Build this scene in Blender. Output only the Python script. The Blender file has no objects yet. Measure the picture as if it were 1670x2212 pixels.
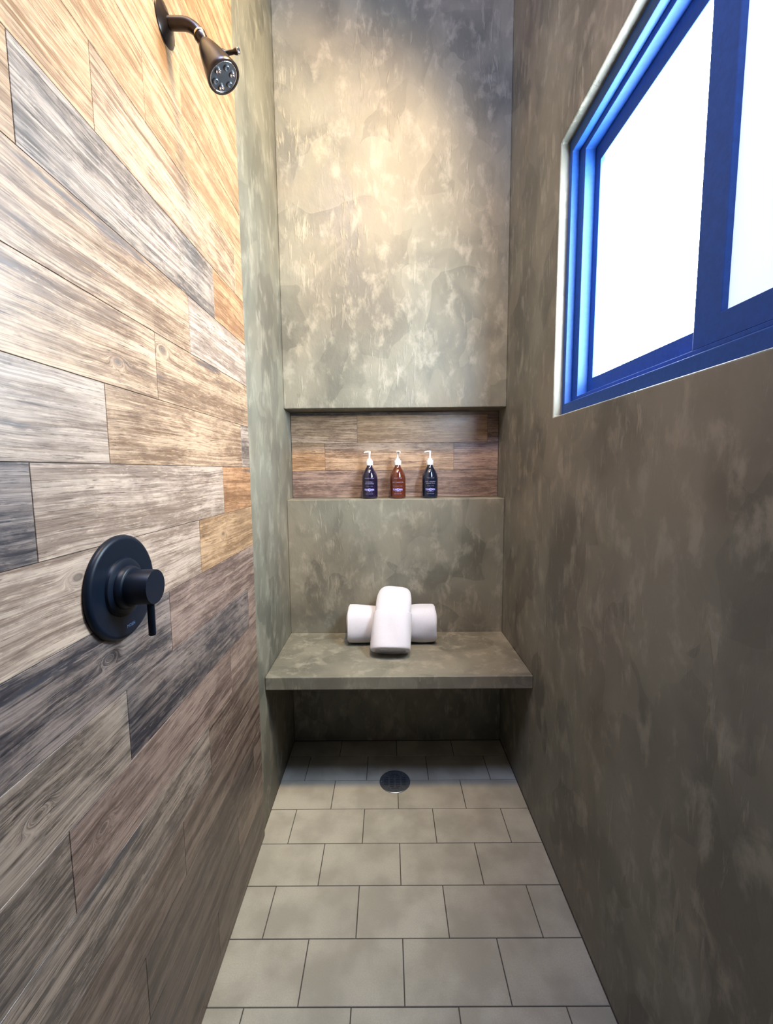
import bpy, bmesh, math, random
from mathutils import Vector, Matrix
random.seed(7)
C = bpy.context.scene.collection
sc = bpy.context.scene

# ------------------------------------------------------------------ camera
W, H, F = 1670.0, 2212.0, 900.0
cam_d = bpy.data.cameras.new('camera'); cam = bpy.data.objects.new('camera', cam_d); C.objects.link(cam)
cam_d.sensor_fit = 'HORIZONTAL'; cam_d.sensor_width = 36; cam_d.lens = 36 * F / W; cam_d.clip_start = 0.01
pitch, yaw, roll = 0.0998, 0.0034, -0.0086
def turn(v):
    x, y, z = v
    c, s = math.cos(roll), math.sin(roll); x, z = c*x - s*z, s*x + c*z
    c, s = math.cos(-pitch), math.sin(-pitch); y, z = c*y - s*z, s*y + c*z
    c, s = math.cos(yaw), math.sin(yaw); return Vector((c*x - s*y, s*x + c*y, z))
r_, u_, f_ = turn((1, 0, 0)), turn((0, 0, 1)), turn((0, 1, 0))
m = Matrix((r_, u_, -f_)).transposed().to_4x4(); m.translation = Vector((0, 0, 1.4))
cam.matrix_world = m
sc.camera = cam
sc.view_settings.view_transform = 'Standard'; sc.view_settings.look = 'None'
sc.view_settings.gamma = 1; sc.view_settings.use_curve_mapping = False
sc.view_settings.exposure = 1.15

# ------------------------------------------------------------------ light
PANE_FAR, PANE_NEAR = 27.0, 0.33       # daylight glowing through the two frosted panes
AMBIENT = 0.07
SPOT = 245.0
COOL_FILL = 30.0
world = bpy.data.worlds.new('world'); sc.world = world; world.use_nodes = True
bg = world.node_tree.nodes['Background']; bg.inputs[0].default_value = (0.8, 0.85, 1.0, 1); bg.inputs[1].default_value = AMBIENT
def spot(loc, aim, power, col, size, blend, rad):
    d = bpy.data.lights.new('downlight', 'SPOT'); o = bpy.data.objects.new('downlight', d); C.objects.link(o)
    d.energy = power; d.color = col; d.spot_size = size; d.spot_blend = blend; d.shadow_soft_size = rad
    o.location = loc; o.rotation_euler = (Vector(aim) - Vector(loc)).to_track_quat('-Z', 'Y').to_euler()
    return o
spot((0.24, .66, 3.86), (-0.50, 1.58, 2.42), SPOT, (1.0, 0.73, 0.36), math.radians(84), 1.0, 0.13)
# unseen bluish fill lamp, added to cool the upper right walls
sd = bpy.data.lights.new('cool_fill', 'AREA'); so = bpy.data.objects.new('cool_fill', sd); C.objects.link(so)
sd.shape = 'RECTANGLE'; sd.size = .6; sd.size_y = .5; sd.energy = COOL_FILL; sd.color = (.48, .60, 1.0)
so.location = (-.18, .12, 3.86); so.rotation_euler = (math.radians(26), math.radians(-26), 0)

# ------------------------------------------------------------------ helpers
def tag(o, label=None, cat=None, group=None, kind=None):
    if label: o['label'] = label
    if cat: o['category'] = cat
    if group: o['group'] = group
    if kind: o['kind'] = kind
    return o
def empty(name, loc, label, cat, group=None):
    o = bpy.data.objects.new(name, None); C.objects.link(o); o.location = loc; o.empty_display_size = .05
    return tag(o, label, cat, group)
def obj(name, bm, mats, parent=None, smooth=False, angle=None):
    me = bpy.data.meshes.new(name); bmesh.ops.recalc_face_normals(bm, faces=bm.faces[:]); bm.to_mesh(me); bm.free()
    o = bpy.data.objects.new(name, me); C.objects.link(o)
    for mm in (mats if isinstance(mats, (list, tuple)) else [mats]): me.materials.append(mm)
    if smooth:
        me.polygons.foreach_set('use_smooth', [True]*len(me.polygons))
        if angle is not None:
            try: me.set_sharp_from_angle(angle=angle)
            except Exception: pass
    if parent: o.parent = parent
    return o
def bevel(o, w, seg=2):
    b = o.modifiers.new('bevel', 'BEVEL'); b.width = w; b.segments = seg; b.limit_method = 'ANGLE'; b.angle_limit = math.radians(40)
    return o
def add_box(bm, x0, x1, y0, y1, z0, z1, mi=0):
    v = [bm.verts.new(p) for p in [(x0,y0,z0),(x1,y0,z0),(x1,y1,z0),(x0,y1,z0),(x0,y0,z1),(x1,y0,z1),(x1,y1,z1),(x0,y1,z1)]]
    fs = [bm.faces.new([v[i] for i in q]) for q in [(0,3,2,1),(4,5,6,7),(0,1,5,4),(1,2,6,5),(2,3,7,6),(3,0,4,7)]]
    for f in fs: f.material_index = mi
    return v, fs
def lathe(bm, prof, M, n=48, cap=True):
    """prof: (radius, height) along local z; M places it."""
    rings = []
    for r, z in prof:
        if r < 1e-6: rings.append([bm.verts.new(M @ Vector((0, 0, z)))])
        else: rings.append([bm.verts.new(M @ Vector((r*math.cos(2*math.pi*i/n), r*math.sin(2*math.pi*i/n), z))) for i in range(n)])
    for a, b in zip(rings, rings[1:]):
        for i in range(n):
            j = (i+1) % n
            if len(a) == 1 and len(b) == 1: continue
            if len(a) == 1: bm.faces.new((a[0], b[i], b[j]))
            elif len(b) == 1: bm.faces.new((a[i], a[j], b[0]))
            else: bm.faces.new((a[i], a[j], b[j], b[i]))
    if cap:
        for rr in (rings[0], rings[-1]):
            if len(rr) > 2: bm.faces.new(rr)
def axis_matrix(loc, direction):
    q = Vector(direction).normalized().to_track_quat('Z', 'Y').to_matrix().to_4x4(); q.translation = Vector(loc); return q
def tube(bm, pts, rads, n=24):
    pts = [Vector(p) for p in pts]; rings = []; up = Vector((0, 1, 0))
    for i, p in enumerate(pts):
        t = (pts[min(i+1, len(pts)-1)] - pts[max(i-1, 0)]).normalized()
        a = t.cross(up)
        if a.length < 1e-3: a = t.cross(Vector((1, 0, 0)))
        a.normalize(); b = a.cross(t).normalized()
        r = rads[i] if isinstance(rads, (list, tuple)) else rads
        rings.append([bm.verts.new(p + r*(math.cos(2*math.pi*k/n)*a + math.sin(2*math.pi*k/n)*b)) for k in range(n)])
    for A, B in zip(rings, rings[1:]):
        for k in range(n): bm.faces.new((A[k], A[(k+1)%n], B[(k+1)%n], B[k]))
    bm.faces.new(rings[0]); bm.faces.new(rings[-1])

# ------------------------------------------------------------------ node material helper
class NT:
    def __init__(s, name):
        s.m = bpy.data.materials.new(name); s.m.use_nodes = True; s.t = s.m.node_tree; s.b = s.t.nodes['Principled BSDF']
    def n(s, typ, **kw):
        x = s.t.nodes.new(typ)
        for k, v in kw.items(): setattr(x, k, v)
        return x
    def put(s, sock, v):
        if v is None: return
        if hasattr(v, 'is_linked') or hasattr(v, 'links'): s.t.links.new(v, sock)
        elif isinstance(v, (tuple, list)): sock.default_value = tuple(v) + ((1,) if len(v) == 3 and len(sock.default_value) == 4 else ())
        else: sock.default_value = v
    def math(s, op, a, b=None, c=None, clamp=False):
        x = s.n('ShaderNodeMath', operation=op, use_clamp=clamp)
        for i, v in enumerate((a, b, c)): s.put(x.inputs[i], v)
        return x.outputs[0]
    def mix(s, fac, a, b, mode='MIX'):
        x = s.n('ShaderNodeMix', data_type='RGBA', blend_type=mode); s.put(x.inputs[0], fac); s.put(x.inputs[6], a); s.put(x.inputs[7], b); return x.outputs[2]
    def ramp(s, v, lo, hi, a=0., b=1.):
        x = s.n('ShaderNodeMapRange', interpolation_type='SMOOTHSTEP'); s.put(x.inputs[0], v)
        for i, q in enumerate((lo, hi, a, b)): s.put(x.inputs[i+1], q)
        return x.outputs[0]
    def comb(s, x, y, z=0.):
        k = s.n('ShaderNodeCombineXYZ'); s.put(k.inputs[0], x); s.put(k.inputs[1], y); s.put(k.inputs[2], z); return k.outputs[0]
    def sep(s, v):
        k = s.n('ShaderNodeSeparateXYZ'); s.put(k.inputs[0], v); return k.outputs
    def noise(s, vec, scale=1., detail=4., rough=.5, dist=0.):
        k = s.n('ShaderNodeTexNoise'); s.put(k.inputs['Vector'], vec); k.inputs['Scale'].default_value = scale
        k.inputs['Detail'].default_value = detail; k.inputs['Roughness'].default_value = rough; k.inputs['Distortion'].default_value = dist
        return k.outputs['Fac'], k.outputs['Color']
    def mapping(s, vec, scale=(1,1,1), rot=(0,0,0), loc=(0,0,0)):
        k = s.n('ShaderNodeMapping'); s.put(k.inputs[0], vec); k.inputs['Location'].default_value = loc
        k.inputs['Rotation'].default_value = rot; k.inputs['Scale'].default_value = scale; return k.outputs[0]
    def obj(s): return s.n('ShaderNodeTexCoord').outputs['Object']
    def attr(s, name):
        k = s.n('ShaderNodeAttribute'); k.attribute_name = name; return k
    def bump(s, h, strength=.3, dist=.003):
        k = s.n('ShaderNodeBump'); k.inputs['Strength'].default_value = strength; k.inputs['Distance'].default_value = dist
        s.put(k.inputs['Height'], h); s.t.links.new(k.outputs[0], s.b.inputs['Normal'])
    def set(s, **kw):
        names = dict(color='Base Color', rough='Roughness', metal='Metallic', spec='Specular IOR Level', coat='Coat Weight',
                     coat_rough='Coat Roughness', trans='Transmission Weight', ior='IOR', emit='Emission Color', power='Emission Strength',
                     sheen='Sheen Weight', sss='Subsurface Weight')
        for k, v in kw.items(): s.put(s.b.inputs[names[k]], v)
        return s.m

def plain(name, col, rough=.5, **kw):
    t = NT(name); n, _ = t.noise(t.obj(), 90, 3); k = t.ramp(n, .3, .7, .9, 1.08)
    c = t.mix(1.0, col, t.comb(k, k, k), 'MULTIPLY')
    return t.set(color=c, rough=rough, **kw)

def plaster(name, base=(.190, .181, .140), pale=(.32, .303, .240), dark=(.105, .102, .081)):
    t = NT(name); o = t.obj()
    _, wc = t.noise(o, 3.0, 2)
    wv = t.n('ShaderNodeVectorMath', operation='MULTIPLY_ADD'); t.put(wv.inputs[0], wc); wv.inputs[1].default_value = (.3, .3, .3); t.put(wv.inputs[2], o)
    ww = wv.outputs[0]
    big, _ = t.noise(ww, 2.4, 4, .5)
    mid, _ = t.noise(t.mapping(ww, (1, 1, .6), (.3, .2, .5)), 6, 5, .55, .2)
    cloud, _ = t.noise(t.mapping(o, (1, 1, .7), (0, 0, 0), (3, 1, 7)), 5, 3, .5)
    smear, _ = t.noise(t.mapping(o, (1, 1, .6), (.25, .3, .2), (5, 2, 1)), 16, 6, .62, .25)
    s2, _ = t.noise(t.mapping(o, (42, 42, 8), (.5, .35, 0), (1.7, .3, .2)), 1.0, 4, .55, .3)
    s3, _ = t.noise(t.mapping(o, (46, 46, 9), (-.7, -.5, 0), (.7, 2.3, .2)), 1.0, 4, .55, .3)
    # overlapping trowel patches with one crisp side
    vo = t.n('ShaderNodeTexVoronoi', feature='F1'); t.put(vo.inputs['Vector'], t.mapping(ww, (1, 1, .6), (.2, .4, .3))); vo.inputs['Scale'].default_value = 7
    vs = t.sep(vo.outputs['Color'])
    lo = t.ramp(t.math('ADD', t.math('MULTIPLY', big, .5), t.math('ADD', t.math('MULTIPLY', mid, .38), t.math('MULTIPLY', vs[0], .12))), .36, .62)
    c = t.mix(lo, dark, base)
    c = t.mix(t.ramp(smear, .50, .70, 0, .50), c, pale)
    gate = t.ramp(cloud, .47, .60, 0., 1.)
    st = t.math('MULTIPLY', t.math('MAXIMUM', t.ramp(s2, .58, .67), t.ramp(s3, .59, .68)), gate)
    c = t.mix(t.math('MULTIPLY', st, .30), c, pale)
    cr, _ = t.noise(t.mapping(o, (1, 1, 1), (0, 0, 0), (9, 9, 9)), 1.6, 2)
    c = t.mix(t.ramp(cr, .4, .65, 0, .6), c, t.mix(1.0, c, (1.10, .97, .90), 'MULTIPLY'))
    hgt = t.math('ADD', t.math('MULTIPLY', smear, .8), t.math('ADD', t.math('MULTIPLY', mid, .9), t.math('MULTIPLY', st, .5)))
    t.bump(hgt, .45, .006)
    return t.set(color=c, rough=t.ramp(mid, .3, .7, .46, .64), spec=.4)

def wood(name):
    """plank tiles; UV in metres along and across each plank, colours and knot centre per plank as attributes"""
    t = NT(name)
    uv = t.attr('plank_uv').outputs['Vector']; s = t.sep(uv); u, v, sd = s[0], s[1], s[2]
    kn = t.sep(t.attr('knot').outputs['Vector'])
    light = t.mix(1.0, t.attr('light_tone').outputs['Color'], (.86, .765, .675), 'MULTIPLY'); dk = t.mix(1.0, t.attr('dark_tone').outputs['Color'], (.70, .61, .53), 'MULTIPLY')
    seed = t.math('MULTIPLY', sd, 37.0)
    wob, _ = t.noise(t.comb(t.math('MULTIPLY', u, 3.0), t.math('MULTIPLY', v, 6.0), seed), 1, 3)
    du = t.math('SUBTRACT', u, kn[0]); dv = t.math('SUBTRACT', v, kn[1])
    r2 = t.math('ADD', t.math('MULTIPLY', t.math('MULTIPLY', du, du), .30), t.math('MULTIPLY', dv, dv))
    d = t.math('ABSOLUTE', t.math('ADD', t.math('SQRT', r2), t.math('MULTIPLY', t.math('SUBTRACT', wob, .5), .016)))
    w = t.math('EXPONENT', t.math('MULTIPLY', r2, -9000.0))
    # grain lines bend round the knot
    lat = t.math('ADD', v, t.math('MULTIPLY', t.math('SUBTRACT', wob, .5), .03))
    gc = t.math('ADD', t.math('MULTIPLY', lat, t.math('SUBTRACT', 1.0, w)), t.math('MULTIPLY', d, t.math('MULTIPLY', w, 1.0)))
    fine, _ = t.noise(t.comb(t.math('MULTIPLY', u, 7.0), t.math('MULTIPLY', gc, 480.0), seed), 1, 4, .62)
    med, _ = t.noise(t.comb(t.math('MULTIPLY', u, 3.0), t.math('MULTIPLY', gc, 150.0), t.math('ADD', seed, 5.0)), 1, 4, .6, .4)
    broad, _ = t.noise(t.comb(t.math('MULTIPLY', u, 2.2), t.math('MULTIPLY', gc, 30.0), t.math('ADD', seed, 9.0)), 1, 4, .55, .6)
    pat, _ = t.noise(t.comb(t.math('MULTIPLY', u, 30.0), t.math('MULTIPLY', gc, 150.0), t.math('ADD', seed, 2.0)), 1, 5, .65, .5)
    patch, _ = t.noise(t.comb(t.math('MULTIPLY', u, 4.0), t.math('MULTIPLY', v, 10.0), t.math('ADD', seed, 21.0)), 1, 3)
    mott, _ = t.noise(t.comb(t.math('MULTIPLY', u, 14.0), t.math('MULTIPLY', v, 34.0), t.math('ADD', seed, 31.0)), 1, 6, .7, .4)
    sc_, _ = t.noise(t.comb(t.math('MULTIPLY', u, 22.0), t.math('MULTIPLY', v, 520.0), t.math('ADD', seed, 41.0)), 1, 3, .6)
    a = t.math('ADD', t.math('MULTIPLY', broad, .30), t.math('ADD', t.math('MULTIPLY', med, .26), t.math('ADD', t.math('MULTIPLY', patch, .20), t.math('MULTIPLY', mott, .24))))
    c = t.mix(t.ramp(a, .43, .57), dk, light)
    c = t.mix(t.math('MULTIPLY', t.ramp(sc_, .55, .66), t.ramp(mott, .62, .42)), c, t.mix(1.0, dk, (.55, .52, .52), 'MULTIPLY'))
    c = t.mix(t.ramp(fine, .46, .60, 0, .65), c, t.mix(1.0, c, (.50, .46, .45), 'MULTIPLY'))
    fl = t.math('MULTIPLY', t.ramp(pat, .52, .60), t.ramp(fine, .35, .5, 1, .25))
    c = t.mix(t.math('MULTIPLY', fl, .50), c, t.mix(1.0, light, (1.35, 1.33, 1.28), 'MULTIPLY'))
    streak = t.math('MULTIPLY', t.ramp(broad, .36, .28, 0, 1), t.ramp(patch, .45, .6, 0, 1))
    c = t.mix(t.math('MULTIPLY', streak, .6), c, (.045, .045, .055))
    core = t.ramp(d, .002, .007, .7, 0)
    c = t.mix(core, c, (.06, .045, .035))
    rings = t.math('MULTIPLY', t.ramp(t.math('SINE', t.math('MULTIPLY', t.math('ADD', d, t.math('MULTIPLY', wob, .01)), 1900.0)), 0.2, 1.0), w)
    c = t.mix(t.math('MULTIPLY', rings, .22), c, dk)
    t.bump(t.math('ADD', fine, t.math('MULTIPLY', pat, .5)), .25, .0012)
    return t.set(color=c, rough=t.ramp(med, .3, .7, .34, .50), spec=.75)

M_plaster = plaster('troweled_plaster')
M_wood = wood('wood_plank_tile')
M_grout = plain('dark_grout', (.055, .048, .042), .9)
def tile_mat():
    t = NT('floor_tile'); o = t.obj(); s = t.sep(t.attr('tint').outputs['Vector'])
    a, _ = t.noise(o, 7, 4, .5); b, _ = t.noise(o, 260, 2, .6); d, _ = t.noise(t.mapping(o, (1,1,1), (0,0,0), (4,4,4)), 3, 3)
    c = t.mix(t.ramp(a, .35, .65), (.31, .288, .222), (.415, .388, .305))
    c = t.mix(t.ramp(b, .35, .7, 0, .25), c, (.24, .225, .19))
    c = t.mix(t.ramp(d, .5, .7, 0, .35), c, (.27, .25, .20))
    k = s[0]; c = t.mix(1.0, c, t.comb(k, k, k), 'MULTIPLY')
    t.bump(b, .08, .001)
    return t.set(color=c, rough=.62, spec=.4)
M_tile = tile_mat()
M_black = plain('matte_black_metal', (.0025, .006, .014), .40, spec=.22)
M_bronze = plain('dark_bronze_metal', (.030, .020, .016), .30, metal=.5)
M_brass = plain('pale_brass', (.75, .65, .45), .2, metal=1.0)
M_chrome = plain('bright_chrome', (.85, .85, .87), .08, metal=1.0)
M_rubber = plain('nozzle_rubber', (.02, .02, .022), .5)
M_drain = plain('drain_steel', (.16, .18, .20), .35, metal=.7)
M_frame = plain('flare_tinted_aluminium', (.014, .062, .25), .55, spec=.25)  # dark frame with the blue lens-flare haze painted into its colour
M_white = plain('white_plastic', (.68, .66, .64), .3)
def lettering(name, col): return plain(name, col, .5)
M_print = lettering('pale_print', (.30, .28, .45)); M_logo = lettering('lilac_print', (.40, .40, .95)); M_gray = lettering('grey_print', (.09, .14, .24))
def glass(name, col, tr):
    t = NT(name); n, _ = t.noise(t.obj(), 8, 2); k = t.ramp(n, .3, .7, .8, 1.2)
    return t.set(color=t.mix(1., col, t.comb(k, k, k), 'MULTIPLY'), rough=.04, coat=.6, coat_rough=.02, trans=tr, ior=1.5)
M_glass = [glass('violet_brown_glass', (.010, .007, .024), .05), glass('amber_glass', (.11, .026, .012), .25), glass('navy_brown_glass', (.005, .010, .026), .05)]
def pane(name, col, power, grad):
    t = NT(name); n, _ = t.noise(t.obj(), 3, 2)
    k = t.ramp(n, .3, .7, .95, 1.05)
    return t.set(color=(.8, .85, .9), rough=.35, emit=t.mix(1., col, t.comb(k, k, k), 'MULTIPLY'), power=power)
M_pane_far = pane('bright_frosted_pane', (.72, .87, 1.0), PANE_FAR, 0)
M_pane_near = pane('pale_frosted_pane', (.56, .76, 1.0), PANE_NEAR, 0)
def terry():
    t = NT('white_terry'); o = t.obj(); a, _ = t.noise(o, 700, 3, .7); b, _ = t.noise(o, 30, 3)
    h = t.math('ADD', a, t.math('MULTIPLY', b, .8)); t.bump(h, .5, .002)
    return t.set(color=t.mix(t.ramp(a, .3, .7), (.50, .485, .53), (.61, .595, .64)), rough=.95, sheen=.4)
M_terry = terry()
M_hem = plain('towel_hem', (.70, .66, .60), .85)

# ------------------------------------------------------------------ room
AL, AP, AR, B, E = -.4854, -.496, .5723, 2.0389, 1.475
ZC, Y0 = 4.0, -1.3
NB, NZ0, NZ1 = 2.169, 1.259, 1.698           # niche back, ledge, soffit
# palette: (light, dark)
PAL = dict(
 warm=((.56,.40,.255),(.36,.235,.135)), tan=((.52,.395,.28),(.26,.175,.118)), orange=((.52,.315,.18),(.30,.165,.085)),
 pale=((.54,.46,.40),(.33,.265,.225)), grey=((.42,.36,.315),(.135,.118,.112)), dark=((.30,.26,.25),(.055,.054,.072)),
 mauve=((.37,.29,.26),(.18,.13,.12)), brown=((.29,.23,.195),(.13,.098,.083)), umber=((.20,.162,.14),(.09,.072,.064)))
def plank_layer(bm, lay, P0, au, av, nrm, L, Hh, tone, seed, knot=None, th=.008, bev=.0005):
    """one plank tile: origin P0, unit axes along and across, proud along the normal"""
    P0, au, av, nrm = map(Vector, (P0, au, av, nrm))
    g = .0006; e = bev
    outer = [(g, g), (L-g, g), (L-g, Hh-g), (g, Hh-g)]
    inner = [(g+e, g+e), (L-g-e, g+e), (L-g-e, Hh-g-e), (g+e, Hh-g-e)]
    b = [bm.verts.new(P0 + au*x + av*y) for x, y in outer]
    mm = [bm.verts.new(P0 + au*x + av*y + nrm*(th-e)) for x, y in outer]
    tt = [bm.verts.new(P0 + au*x + av*y + nrm*th) for x, y in inner]
    fs = [bm.faces.new(tt)]
    for i in range(4):
        j = (i+1) % 4
        fs += [bm.faces.new((b[i], b[j], mm[j], mm[i])), bm.faces.new((mm[i], mm[j], tt[j], tt[i]))]
    lt, dk = PAL[tone]; k = 1 + (random.random()-.5)*.12
    kn = knot or (-5, -5)
    for f in fs:
        for lp in f.loops:
            q = lp.vert.co - P0
            lp[lay[0]] = (q.dot(au), q.dot(av), seed); lp[lay[1]] = (kn[0], kn[1], 0)
            lp[lay[2]] = (lt[0]*k, lt[1]*k, lt[2]*k, 1); lp[lay[3]] = (dk[0]*k, dk[1]*k, dk[2]*k, 1)
def plank_bm():
    bm = bmesh.new()
    L = bm.loops.layers
    lay = (L.float_vector.new('plank_uv'), L.float_vector.new('knot'), L.float_color.new('light_tone'), L.float_color.new('dark_tone'))
    return bm, lay
PH = .1385; Z0 = 1.415
# rows from the eye-level joint line: k -> (joints, tones, knots)
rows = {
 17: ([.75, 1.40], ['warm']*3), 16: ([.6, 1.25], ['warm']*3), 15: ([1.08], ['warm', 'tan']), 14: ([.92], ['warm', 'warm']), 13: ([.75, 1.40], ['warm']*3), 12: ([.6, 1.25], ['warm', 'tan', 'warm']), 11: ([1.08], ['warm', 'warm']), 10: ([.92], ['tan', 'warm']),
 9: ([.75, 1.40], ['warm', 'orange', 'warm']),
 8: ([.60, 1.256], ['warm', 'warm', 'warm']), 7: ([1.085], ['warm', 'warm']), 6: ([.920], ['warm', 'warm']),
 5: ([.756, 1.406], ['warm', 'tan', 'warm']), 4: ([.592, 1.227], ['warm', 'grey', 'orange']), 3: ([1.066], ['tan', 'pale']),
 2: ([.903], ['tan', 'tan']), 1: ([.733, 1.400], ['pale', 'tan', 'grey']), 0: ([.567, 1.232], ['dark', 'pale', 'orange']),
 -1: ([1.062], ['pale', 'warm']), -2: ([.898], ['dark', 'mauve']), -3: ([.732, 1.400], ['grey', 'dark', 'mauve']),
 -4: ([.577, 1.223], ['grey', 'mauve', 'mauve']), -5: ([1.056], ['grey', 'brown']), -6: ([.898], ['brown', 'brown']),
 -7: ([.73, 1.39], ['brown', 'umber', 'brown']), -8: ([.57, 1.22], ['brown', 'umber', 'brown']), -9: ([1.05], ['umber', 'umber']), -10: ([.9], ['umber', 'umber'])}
knots = {(2, 0): (.526, .045), (-1, 0): (.23, .10), (-1, 1): (.15, .08), (-2, 0): (.45, .08), (-3, 0): (.45, .07), (-4, 0): (.3, .05), (-4, 1): (.07, .08), (2, 1): (.03, .11)}
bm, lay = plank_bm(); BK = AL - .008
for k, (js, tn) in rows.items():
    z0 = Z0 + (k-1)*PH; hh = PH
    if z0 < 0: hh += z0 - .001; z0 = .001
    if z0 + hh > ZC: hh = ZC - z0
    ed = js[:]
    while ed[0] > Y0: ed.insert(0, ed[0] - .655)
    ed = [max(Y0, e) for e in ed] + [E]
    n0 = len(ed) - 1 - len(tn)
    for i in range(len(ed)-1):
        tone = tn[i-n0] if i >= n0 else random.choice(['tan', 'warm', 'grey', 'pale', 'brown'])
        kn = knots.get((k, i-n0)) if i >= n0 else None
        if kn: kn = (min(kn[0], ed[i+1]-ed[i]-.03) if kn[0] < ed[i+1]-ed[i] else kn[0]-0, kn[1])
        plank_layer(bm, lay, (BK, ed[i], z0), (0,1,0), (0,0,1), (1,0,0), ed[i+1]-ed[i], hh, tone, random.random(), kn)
v, fs = add_box(bm, AL-.10, AL-.0015, Y0, E, 0, ZC, 1)
tag(obj('wall_left', bm, [M_wood, M_grout]), kind='structure')
bm = bmesh.new(); add_box(bm, AP-.12, AP, E, 2.35, 0, ZC)
tag(obj('wall_left_rear', bm, M_plaster), kind='structure')
# back wall with the full-width niche
bm = bmesh.new()
add_box(bm, AP, AR, B, 2.35, NZ1, ZC); add_box(bm, AP, AR, B, 2.35, 0, NZ0); add_box(bm, AP, AR, NB+.008, 2.35, NZ0, NZ1)
tag(bevel(obj('wall_back', bm, M_plaster), .004, 3), kind='structure')
bm, lay = plank_bm()
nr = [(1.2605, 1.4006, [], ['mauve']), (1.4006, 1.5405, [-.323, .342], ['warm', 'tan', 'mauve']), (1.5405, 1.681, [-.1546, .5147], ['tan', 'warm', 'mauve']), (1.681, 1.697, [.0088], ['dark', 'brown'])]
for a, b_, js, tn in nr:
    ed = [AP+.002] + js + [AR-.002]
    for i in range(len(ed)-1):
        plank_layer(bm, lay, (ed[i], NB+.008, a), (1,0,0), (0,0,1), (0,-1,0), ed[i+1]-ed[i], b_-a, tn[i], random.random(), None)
add_box(bm, AP+.001, AR-.001, NB+.001, NB+.0078, NZ0+.001, NZ1-.001, 1)
tag(obj('wall_niche', bm, [M_wood, M_grout]), kind='structure')
# right wall with the window opening
WY0, WY1, WZ0, WZ1 = .18, 1.466, 1.578, 2.452
bm = bmesh.new()
TX = .74
ys = [Y0, WY0, WY1, 2.35]; zs = [0, WZ0, WZ1, ZC]
for X in (AR, TX):
    vv = [[bm.verts.new((X, y, z)) for z in zs] for y in ys]
    for i in range(3):
        for j in range(3):
            if (i, j) != (1, 1): bm.faces.new((vv[i][j], vv[i+1][j], vv[i+1][j+1], vv[i][j+1]))
    if X == AR: inner = vv
    else: outer = vv
for (a, b_) in [((1,1),(2,1)), ((2,1),(2,2)), ((2,2),(1,2)), ((1,2),(1,1))]:
    bm.faces.new((inner[a[0]][a[1]], inner[b_[0]][b_[1]], outer[b_[0]][b_[1]], outer[a[0]][a[1]]))
ring = [(0,0),(1,0),(2,0),(3,0),(3,1),(3,2),(3,3),(2,3),(1,3),(0,3),(0,2),(0,1)]
for k in range(12):
    a, b_ = ring[k], ring[(k+1) % 12]
    bm.faces.new((inner[a[0]][a[1]], inner[b_[0]][b_[1]], outer[b_[0]][b_[1]], outer[a[0]][a[1]]))
tag(bevel(obj('wall_right', bm, M_plaster), .005, 3), kind='structure')
bm = bmesh.new(); add_box(bm, AL-.1, TX, Y0, 2.35, ZC, ZC+.1)
tag(obj('ceiling', bm, M_plaster), kind='structure')
# floor tiles
T, D, PHX, YT = .2819, .1607, -.2481, 1.7614
bm = bmesh.new(); tl = bm.loops.layers.float_vector.new('tint')
g = .0014
k = -2
while True:
    y1 = YT - k*D; y0 = y1 - D
    if y1 < Y0: break
    off = PHX + (T/2 if (k % 2) else 0)
    x = off - 2*T
    while x < AR:
        x0, x1 = max(x, AP), min(x+T, AR); yy1 = min(y1, B)
        if x1 - x0 > .006 and yy1 - max(y0, Y0) > .004:
            tn = 1 + (random.random()-.5)*.10
            z = (random.random()-.5)*.0006
            ya, yb = max(y0, Y0)+g, yy1-g; xa, xb = x0+g, x1-g; e = .001
            lo = [bm.verts.new(p) for p in [(xa,ya,-.012),(xb,ya,-.012),(xb,yb,-.012),(xa,yb,-.012)]]
            mi = [bm.verts.new(p) for p in [(xa,ya,z-e),(xb,ya,z-e),(xb,yb,z-e),(xa,yb,z-e)]]
            tp = [bm.verts.new(p) for p in [(xa+e,ya+e,z),(xb-e,ya+e,z),(xb-e,yb-e,z),(xa+e,yb-e,z)]]
            fs = [bm.faces.new(tp)]
            for i in range(4):
                j = (i+1) % 4; fs += [bm.faces.new((lo[i],lo[j],mi[j],mi[i])), bm.faces.new((mi[i],mi[j],tp[j],tp[i]))]
            for f in fs:
                for lp in f.loops: lp[tl] = (tn, tn, tn)
        x += T
    k += 1
add_box(bm, AP-.1, TX, Y0, 2.35, -.06, -.0022, 1)
tag(obj('floor', bm, [M_tile, M_grout]), kind='structure')

# ------------------------------------------------------------------ window
wn = empty('window_1', (.62, (WY0+WY1)/2, WZ0), None, None); tag(wn, kind='structure')
def frame_bm(X0, X1, y0, y1, z0, z1, w, wz=None):
    wz = wz or w; bm = bmesh.new()
    for lo, hi in ((0, 0),):
        o_ = [(y0,z0),(y1,z0),(y1,z1),(y0,z1)]; i_ = [(y0+w,z0+wz),(y1-w,z0+wz),(y1-w,z1-wz),(y0+w,z1-wz)]
        vs = {}
        for nm, pts in (('o', o_), ('i', i_)):
            for X in (X0, X1): vs[nm, X] = [bm.verts.new((X, a, b)) for a, b in pts]
        for i in range(4):
            j = (i+1) % 4
            for X in (X0, X1): bm.faces.new((vs['o',X][i], vs['o',X][j], vs['i',X][j], vs['i',X][i]))
            for nm in 'oi': bm.faces.new((vs[nm,X0][i], vs[nm,X0][j], vs[nm,X1][j], vs[nm,X1][i]))
    return bm
def wpart(name, bm, mat, bw=.0015, parent=None):
    o = obj(name, bm, mat); bevel(o, bw, 2); o.parent = parent or wn
    o.matrix_parent_inverse = (parent or wn).matrix_world.inverted() if parent else Matrix.Translation(-Vector(wn.location))
    return o
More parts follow.
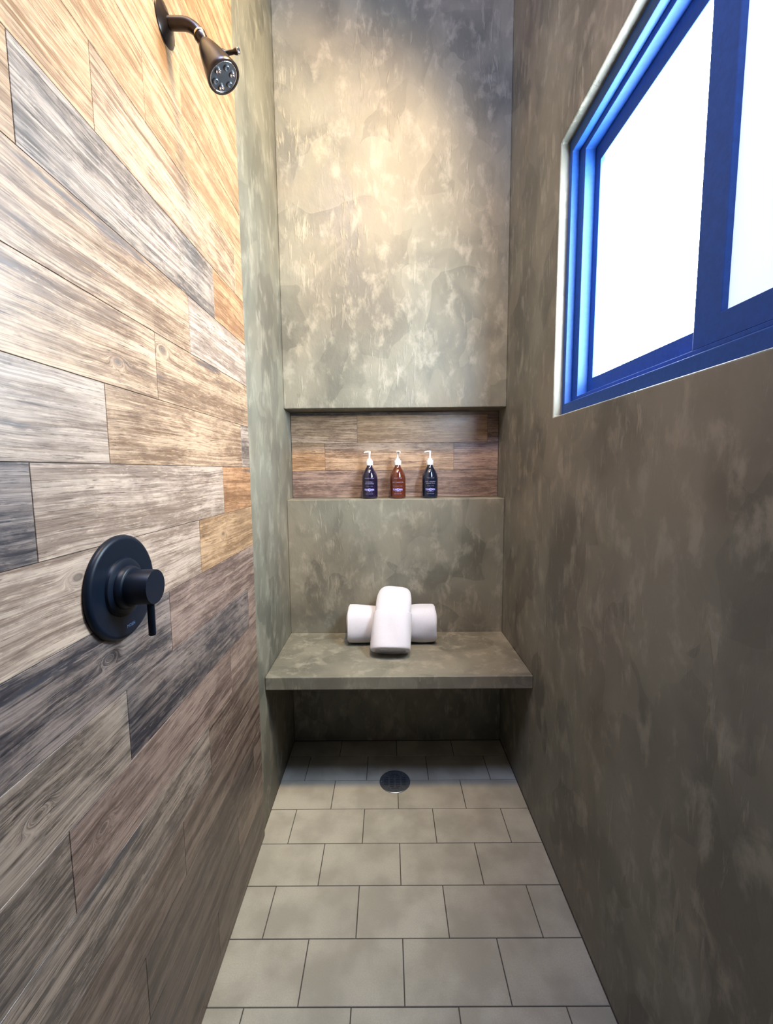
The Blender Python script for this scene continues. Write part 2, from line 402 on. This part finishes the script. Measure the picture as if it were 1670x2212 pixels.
wpart('window_frame', frame_bm(.601, .625, WY0+.001, WY1-.001, WZ0+.001, WZ1-.001, .022, .040), M_frame)
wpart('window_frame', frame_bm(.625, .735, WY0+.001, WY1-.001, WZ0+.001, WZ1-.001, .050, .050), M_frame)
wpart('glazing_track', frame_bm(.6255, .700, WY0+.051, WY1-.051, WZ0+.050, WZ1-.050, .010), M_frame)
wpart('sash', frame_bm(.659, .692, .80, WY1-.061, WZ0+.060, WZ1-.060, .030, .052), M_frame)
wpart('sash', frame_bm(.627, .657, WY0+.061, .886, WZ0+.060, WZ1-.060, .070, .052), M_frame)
bm = bmesh.new(); add_box(bm, .672, .680, .825, WY1-.085, WZ0+.105, WZ1-.105); wpart('window_pane', bm, M_pane_far, .0005)
bm = bmesh.new(); add_box(bm, .640, .648, WY0+.115, .824, WZ0+.105, WZ1-.105); wpart('window_pane', bm, M_pane_near, .0005)

# ------------------------------------------------------------------ bench
bm = bmesh.new(); add_box(bm, AP+.001, AR-.001, 1.581, B-.001, .530, .5845)
bo = obj('bench', bm, M_plaster); bevel(bo, .004, 3)
tag(bo, 'floating grey plaster bench slab spanning the alcove under the niche', 'bench')

# ------------------------------------------------------------------ drain
def boolean(o, cutter):
    md = o.modifiers.new('cut', 'BOOLEAN'); md.object = cutter; md.operation = 'DIFFERENCE'; md.solver = 'EXACT'
    dg = bpy.context.evaluated_depsgraph_get(); me = bpy.data.meshes.new_from_object(o.evaluated_get(dg))
    o.modifiers.clear(); o.data = me; bpy.data.objects.remove(cutter)
dr = empty('floor_drain', (.0215, 1.752, 0), 'round grey metal drain cover with slots set in the tiled floor', 'drain')
bm = bmesh.new(); lathe(bm, [(.0575, -.001), (.0575, .003), (.0672, .003), (.069, .0018), (.069, -.001), (.0575, -.001)], Matrix.Identity(4), 72, cap=False)
cs = .001325; n = 45; vt = {}
def hole(x, y):
    r = round(y/.0105); c = math.floor(x/.0265); cx = (c+.5)*.0265
    if abs(r) == 4: cx *= .5
    return -2 <= c <= 1 and abs(r) <= 4 and abs(x-cx) < .0095 and abs(y-r*.0105) < .0027 and math.hypot(abs(cx)+.009, r*.0105) < .057
def gv(i, j, z):
    if (i, j, z) not in vt: vt[i, j, z] = bm.verts.new((i*cs, j*cs, z))
    return vt[i, j, z]
solid = {(i, j) for i in range(-n, n) for j in range(-n, n) if math.hypot((i+.5)*cs, (j+.5)*cs) < .0585 and not hole((i+.5)*cs, (j+.5)*cs)}
for i, j in solid:
    bm.faces.new((gv(i,j,.0029), gv(i+1,j,.0029), gv(i+1,j+1,.0029), gv(i,j+1,.0029)))
    for di, dj, a, b_ in ((-1,0,(i,j),(i,j+1)), (1,0,(i+1,j),(i+1,j+1)), (0,-1,(i,j),(i+1,j)), (0,1,(i,j+1),(i+1,j+1))):
        if (i+di, j+dj) not in solid: bm.faces.new((gv(*a,.0029), gv(*b_,.0029), gv(*b_,-.001), gv(*a,-.001)))
obj('grate', bm, M_drain, dr)
bm = bmesh.new(); lathe(bm, [(.0, -.0015), (.058, -.0015), (.058, .0006), (0, .0006)], Matrix.Identity(4), 48)
o = obj('sump', bm, M_rubber, dr)
for sx in (-1, 1):
    bm = bmesh.new(); lathe(bm, [(.004, .0028), (.004, .0042), (.003, .0048), (0, .0048)], Matrix.Translation((sx*.0605, 0, 0)), 20); obj('screw', bm, M_drain, dr)

# ------------------------------------------------------------------ shower valve
def textmesh(body, size, align='CENTER', ext=0.0, bold=0.0):
    cu = bpy.data.curves.new('lettering', 'FONT'); cu.body = body; cu.size = size; cu.align_x = align; cu.align_y = 'CENTER'; cu.offset = bold; cu.extrude = ext; cu.resolution_u = 3
    o = bpy.data.objects.new('lettering', cu); C.objects.link(o); bpy.context.view_layer.update()
    me = bpy.data.meshes.new_from_object(o.evaluated_get(bpy.context.evaluated_depsgraph_get()))
    bpy.data.objects.remove(o); return me
VC = Vector((AL, .734, 1.1945))
va = empty('shower_valve', VC, 'black round shower valve trim with lever handle on the wood-look wall', 'shower valve')
MX = axis_matrix((0, 0, 0), (1, 0, 0))
bm = bmesh.new(); lathe(bm, [(.0935, .0), (.0945, .003), (.0935, .007), (.0895, .0105), (.0855, .0108), (.056, .0085), (.053, .0085), (.0515, .0125), (.046, .0145), (.035, .0150), (0, .0150)], MX, 96)
obj('escutcheon', bm, M_black, va, True, math.radians(38))
bm = bmesh.new(); lathe(bm, [(.040, .0148), (.040, .017), (.0365, .0235), (.034, .025), (0, .025)], MX, 64); obj('collar', bm, M_black, va, True, math.radians(38))
bm = bmesh.new(); lathe(bm, [(.0315, .022), (.0315, .0635), (.0305, .065), (0, .065)], MX, 64)
kb = obj('handle', bm, M_black, va, True, math.radians(38))
bm = bmesh.new(); lathe(bm, [(.0062, .026), (.0062, .088), (.0055, .0895), (0, .0895)], axis_matrix((.0545, .0, 0), (.0, -.02, -1)), 28)
obj('lever', bm, M_black, kb, True, math.radians(38))
me = textmesh('MOEN', .0085); R = Matrix(((0,0,1,0),(1,0,0,0),(0,1,0,0),(0,0,0,1)))
me.transform(Matrix.Translation((.0108, .008, -.0730)) @ R); me.materials.append(M_gray)
o = bpy.data.objects.new('maker_mark', me); C.objects.link(o); o.parent = va

# ------------------------------------------------------------------ shower head
SC = Vector((AL, 1.022, 2.386))
sh = empty('wall_mounted_shower', SC, 'dark bronze shower head on a bent arm high on the wood-look wall', 'shower head')
bm = bmesh.new(); lathe(bm, [(.040, 0), (.0405, .002), (.038, .0045), (.020, .009), (.016, .012), (0, .012)], MX, 64)
obj('escutcheon', bm, M_bronze, sh, True, math.radians(40))
bm = bmesh.new(); pts = [(0,0,0), (.02,0,0), (.038,0,-.0005)]
ax = Vector((.50, 0, -.866))
for i in range(1, 9):
    a = math.radians(60)*i/8; pts.append((.038+.045*math.sin(a), 0, -.0005-.045*(1-math.cos(a))))
tip = Vector(pts[-1])
tube(bm, pts, .0122, 28); obj('shower_arm', bm, M_bronze, sh, True, math.radians(60))
A = axis_matrix(tip, ax)
bm = bmesh.new(); lathe(bm, [(.0, -.001), (.0138, -.001), (.0142, .001), (.0138, .003), (0, .003)], A, 40); obj('ring', bm, M_brass, sh, True, math.radians(40))
bm = bmesh.new(); lathe(bm, [(0, .003), (.0128, .003), (.0132, .012), (.011, .019), (.0105, .0215), (0, .0215)], A, 40); hn = obj('swivel_nut', bm, M_bronze, sh, True, math.radians(40))
bm = bmesh.new(); lathe(bm, [(0, .0195), (.0128, .0195), (.0152, .023), (.020, .034), (.026, .052), (.0325, .076), (.0365, .092), (.0378, .098), (.0372, .1005), (.0335, .101), (.033, .0985), (0, .0985)], A, 64)
hd = obj('head', bm, M_bronze, sh, True, math.radians(40))
bm = bmesh.new(); lathe(bm, [(.0328, .0985), (.0328, .0998), (.0315, .1002), (.0302, .0998), (.0302, .0985)], A, 64, cap=False); obj('face_ring', bm, M_chrome, hd, True)
bm = bmesh.new(); lathe(bm, [(0, .0984), (.0298, .0984), (.0298, .0993), (.010, .1000), (0, .1000)], A, 48); obj('spray_face', bm, M_rubber, hd, True, math.radians(40))
for i in range(6):
    a = 2*math.pi*i/6 + .3
    bm = bmesh.new(); lathe(bm, [(.0058, .0988), (.0058, .1025), (.0045, .1038), (.0035, .1025), (.0028, .1005), (0, .1005)], A @ Matrix.Translation((.0205*math.cos(a), .0205*math.sin(a), 0)), 24)
    obj('nozzle', bm, M_chrome if i % 2 else M_drain, hd, True, math.radians(40))
bm = bmesh.new(); side = A @ Vector((0, 0, .050)); dh = Vector((1, -.15, .02)).normalized()
lathe(bm, [(0, .018), (.0085, .018), (.009, .026), (.0075, .031), (.0048, .034), (.0042, .052), (.0058, .056), (.0062, .062), (0, .062)], axis_matrix(side, dh), 32); kn = obj('spray_handle', bm, M_bronze, hd, True, math.radians(40))
bm = bmesh.new(); lathe(bm, [(0, .0618), (.0062, .0618), (.0066, .064), (.005, .0662), (0, .067)], axis_matrix(side, dh), 32); tag(obj('tip', bm, M_chrome, kn, True), 'bright chrome tip')

# ------------------------------------------------------------------ bottles
prof = [(0, .0), (.034, .0), (.038, .002), (.0398, .007), (.040, .012), (.0400, .098), (.0390, .108), (.0355, .122), (.029, .137), (.0215, .149), (.0165, .156), (.0145, .161), (.0142, .172), (0, .172)]
LINES = [
 ['HYDRATE + SOFTEN', 'CHAMOMILE +', 'MINT SHAMPOO', 'for all hair  |  16 fl oz'],
 ['SMOOTH + SHINE', 'MINT CONDITIONER', '', 'for all hair types  |  16 fl oz'],
 ['FRESH + CLEAN', 'SAGE + BERGAMOT', 'ORGANIC WASH', 'for body  |  16 fl oz']]
def wrap(me, rad, z):
    for v in me.vertices:
        a = v.co.x / rad; y = v.co.y
        v.co = Vector((rad*math.sin(a), -rad*math.cos(a), z + y))
def bottle(x, y, i, nz, label):
    b = empty('pump_bottle', (x, y, NZ0+.0002), label, 'bottle')
    bm = bmesh.new(); lathe(bm, prof, Matrix.Identity(4), 56); o = obj('bottle', bm, M_glass[i], b, True, math.radians(60))
    bm = bmesh.new(); lathe(bm, [(0, .166), (.0175, .166), (.0178, .168), (.0178, .188), (.0172, .190), (.0125, .190), (.0118, .197), (.009, .199), (0, .199)], Matrix.Identity(4), 40)
    cp = obj('pump_collar', bm, M_white, b, True, math.radians(35))
    bm = bmesh.new(); lathe(bm, [(0, .198), (.0052, .198), (.0050, .215), (.0065, .231), (.0075, .2335), (.006, .236), (0, .236)], Matrix.Identity(4), 28)
    obj('pump_stem', bm, M_white, b, True, math.radians(35))
    bm = bmesh.new(); c, s = math.cos(nz), math.sin(nz)
    tube(bm, [(0, 0, .232), (.010*c, .010*s, .2325), (.020*c, .020*s, .2315), (.027*c, .027*s, .2285)], [.0052, .0048, .004, .0032], 18)
    obj('spout', bm, M_white, b, True, math.radians(50))
    R_ = .0403
    pm = bmesh.new()
    def put(body, size, z, bold=0.0, dx=0.0, sx=1.0):
        if not body: return
        me = textmesh(body, size, bold=bold); me.transform(Matrix.Translation((dx, 0, 0)) @ Matrix.Diagonal((sx, 1, 1, 1))); wrap(me, R_, z); pm.from_mesh(me)
    L = LINES[i]
    put(L[0], .0052, .1015); put(L[1], .0062, .083 if L[2] else .081); put(L[2], .0062, .0745); put(L[3], .0042, .0625)
    pr = obj('label_print', pm, M_print, b); pm = bmesh.new()
    put('NATURAL CARE', .0040, .0345); put('MADE WITH CARE ' , .0045, .0240)
    obj('care_print', pm, M_print, b)
    pm = bmesh.new()
    put('TURO', .0125, .0445, .0003, -.0145, .72); put('REN', .0125, .0445, .0003, .0150, .78); put('G', .009, .0445, .0002, 0)
    n = 28
    for q in range(n):
        a0, a1 = 2*math.pi*q/n, 2*math.pi*(q+1)/n
        vs = []
        for rr, aa in ((.0052, a0), (.0052, a1), (.0072, a1), (.0072, a0)):
            px, pz = rr*math.cos(aa), rr*math.sin(aa); a = px/R_; vs.append(pm.verts.new((R_*math.sin(a), -R_*math.cos(a), .0445+pz)))
        pm.faces.new(vs)
    obj('logo', pm, M_logo, b)
YB = 2.108
bottle(-.0905, YB, 0, math.radians(183), 'dark violet-brown pump bottle standing leftmost on the niche ledge')
bottle(.0510, YB, 1, math.radians(-62), 'reddish amber pump bottle in the middle of the niche ledge')
bottle(.2130, YB, 2, math.radians(183), 'navy-dark pump bottle standing rightmost on the niche ledge')

# ------------------------------------------------------------------ towels
def roll(name, path, wdt, thk, spiral_turns, label, seed, nu=60, widths=None, step_at=None, lump=.003):
    """a rolled towel: superellipse section swept on a path (list of points), with a spiral of layers at both ends"""
    rnd = random.Random(seed); P = [Vector(p) for p in path]
    # resample
    segs = [0]
    for a, b in zip(P, P[1:]): segs.append(segs[-1] + (b-a).length)
    def at(s):
        s = max(0, min(segs[-1], s))
        for i in range(len(P)-1):
            if s <= segs[i+1] + 1e-9:
                t = (s-segs[i])/(segs[i+1]-segs[i])
                p0, p1, p2, p3 = P[max(i-1,0)], P[i], P[i+1], P[min(i+2, len(P)-1)]
                return .5*((2*p1)+(p2-p0)*t+(2*p0-5*p1+4*p2-p3)*t*t+(3*p1-p0-3*p2+p3)*t**3)
    Ltot = segs[-1]; root = empty(name, at(Ltot*.5) - Vector((0, 0, thk/2)), label, 'towel'); base = Vector(root.location)
    ph = [rnd.random()*6.28 for _ in range(8)]
    def sec(a, k, s):
        n_ = 2.7; ca, sa = math.cos(a), math.sin(a)
        q = (abs(ca)**n_ + abs(sa)**n_)**(-1/n_)
        w_ = .5*wdt*(widths(s/Ltot)[0] if widths else 1); h_ = .5*thk*(widths(s/Ltot)[1] if widths else 1)
        lm = lump*(math.sin(3*a+ph[0]+s*14)+.7*math.sin(5*a+ph[1]-s*23)+.5*math.sin(2*a+ph[2]+s*40))
        return (q*ca*w_*k + ca*lm*k, q*sa*h_*k + sa*lm*k)
    def frame(s):
        t = (at(s+.004) - at(s-.004)).normalized(); side = t.cross(Vector((0, 0, 1))).normalized(); up = side.cross(t).normalized()
        return at(s), side, up, t
    bm = bmesh.new(); N = 64; rings = []
    prof_ = []
    M = nu
    for i in range(M+1):
        s = Ltot*i/M; e = min(s, Ltot-s); k = 1 - .10*math.exp(-e/.006)
        if step_at and s/Ltot < step_at: k *= 1 + 0.0
        if step_at: k *= 1 + .08/(1+math.exp((s/Ltot-step_at)*900))
        prof_.append((s, k))
    for s, k in prof_:
        c, sd, up, t = frame(s); rings.append([bm.verts.new(c + sd*sec(2*math.pi*j/N, k, s)[0] + up*sec(2*math.pi*j/N, k, s)[1] - base) for j in range(N)])
    for A_, B_ in zip(rings, rings[1:]):
        for j in range(N): bm.faces.new((A_[j], A_[(j+1)%N], B_[(j+1)%N], B_[j]))
    # ends: inset a little, then spiral layers stand up as a ridge
    for rg, s, sg in ((rings[0], 0, -1), (rings[-1], Ltot, 1)):
        c, sd, up, t = frame(s); prev = rg
        for k, dz in ((.86, .002), (.80, -.004), (.74, -.006), (.66, -.0015), (.60, -.006), (.50, -.0015), (.44, -.006), (.33, -.002), (.26, -.006), (.12, -.003)):
            off = 0.0
            cur = [bm.verts.new(c + sd*sec(2*math.pi*j/N, k, s)[0] + up*(sec(2*math.pi*j/N, k, s)[1]) + t*sg*(dz + .0015*math.sin(4*2*math.pi*j/N+ph[3]+k*9)) - base) for j in range(N)]
            for j in range(N): bm.faces.new((prev[j], prev[(j+1)%N], cur[(j+1)%N], cur[j]))
            prev = cur
        bm.faces.new(prev)
    o = obj('rolled_cloth', bm, M_terry, root, True)
    return root, frame, sec, base, Ltot
BZ = .5845
r1, fr, sec, base, Lt = roll('rolled_towel', [(-.193, 1.935, BZ+.084), (-.10, 1.935, BZ+.085), (.02, 1.938, BZ+.085), (.13, 1.937, BZ+.086), (.222, 1.935, BZ+.088)], .165, .168, 3,
     'white rolled towel lying lengthwise on the bench, partly under the other', 3, widths=lambda s: (1-.10*math.exp(-((s-.5)/.16)**2), 1-.13*math.exp(-((s-.5)/.18)**2)), lump=.0022)
# stitched hem band near the left end
bm = bmesh.new(); N = 64
for s0, s1 in ((.010, .0125),):
    rr = []
    for s in (s0, s1):
        c, sd, up, t = fr(s); rr.append([bm.verts.new(c + sd*sec(2*math.pi*j/N, 1.0, s)[0] + up*sec(2*math.pi*j/N, 1.0, s)[1] - base) for j in range(N)])
    for j in range(N): bm.faces.new((rr[0][j], rr[0][(j+1)%N], rr[1][(j+1)%N], rr[1][j]))
obj('hem', bm, M_hem, r1, True)
r2, fr, sec, base, Lt = roll('rolled_towel', [(.008, 1.750, BZ+.030), (.010, 1.784, BZ+.074), (.018, 1.842, BZ+.148), (.024, 1.90, BZ+.198), (.028, 1.955, BZ+.212), (.030, 2.015, BZ+.196)], .158, .088, 3,
     'white rolled towel laid crosswise on top with its end on the bench', 5, step_at=.47, nu=220, widths=lambda s: (1.04-.04*s, 1.18-.2*s), lump=.0018)
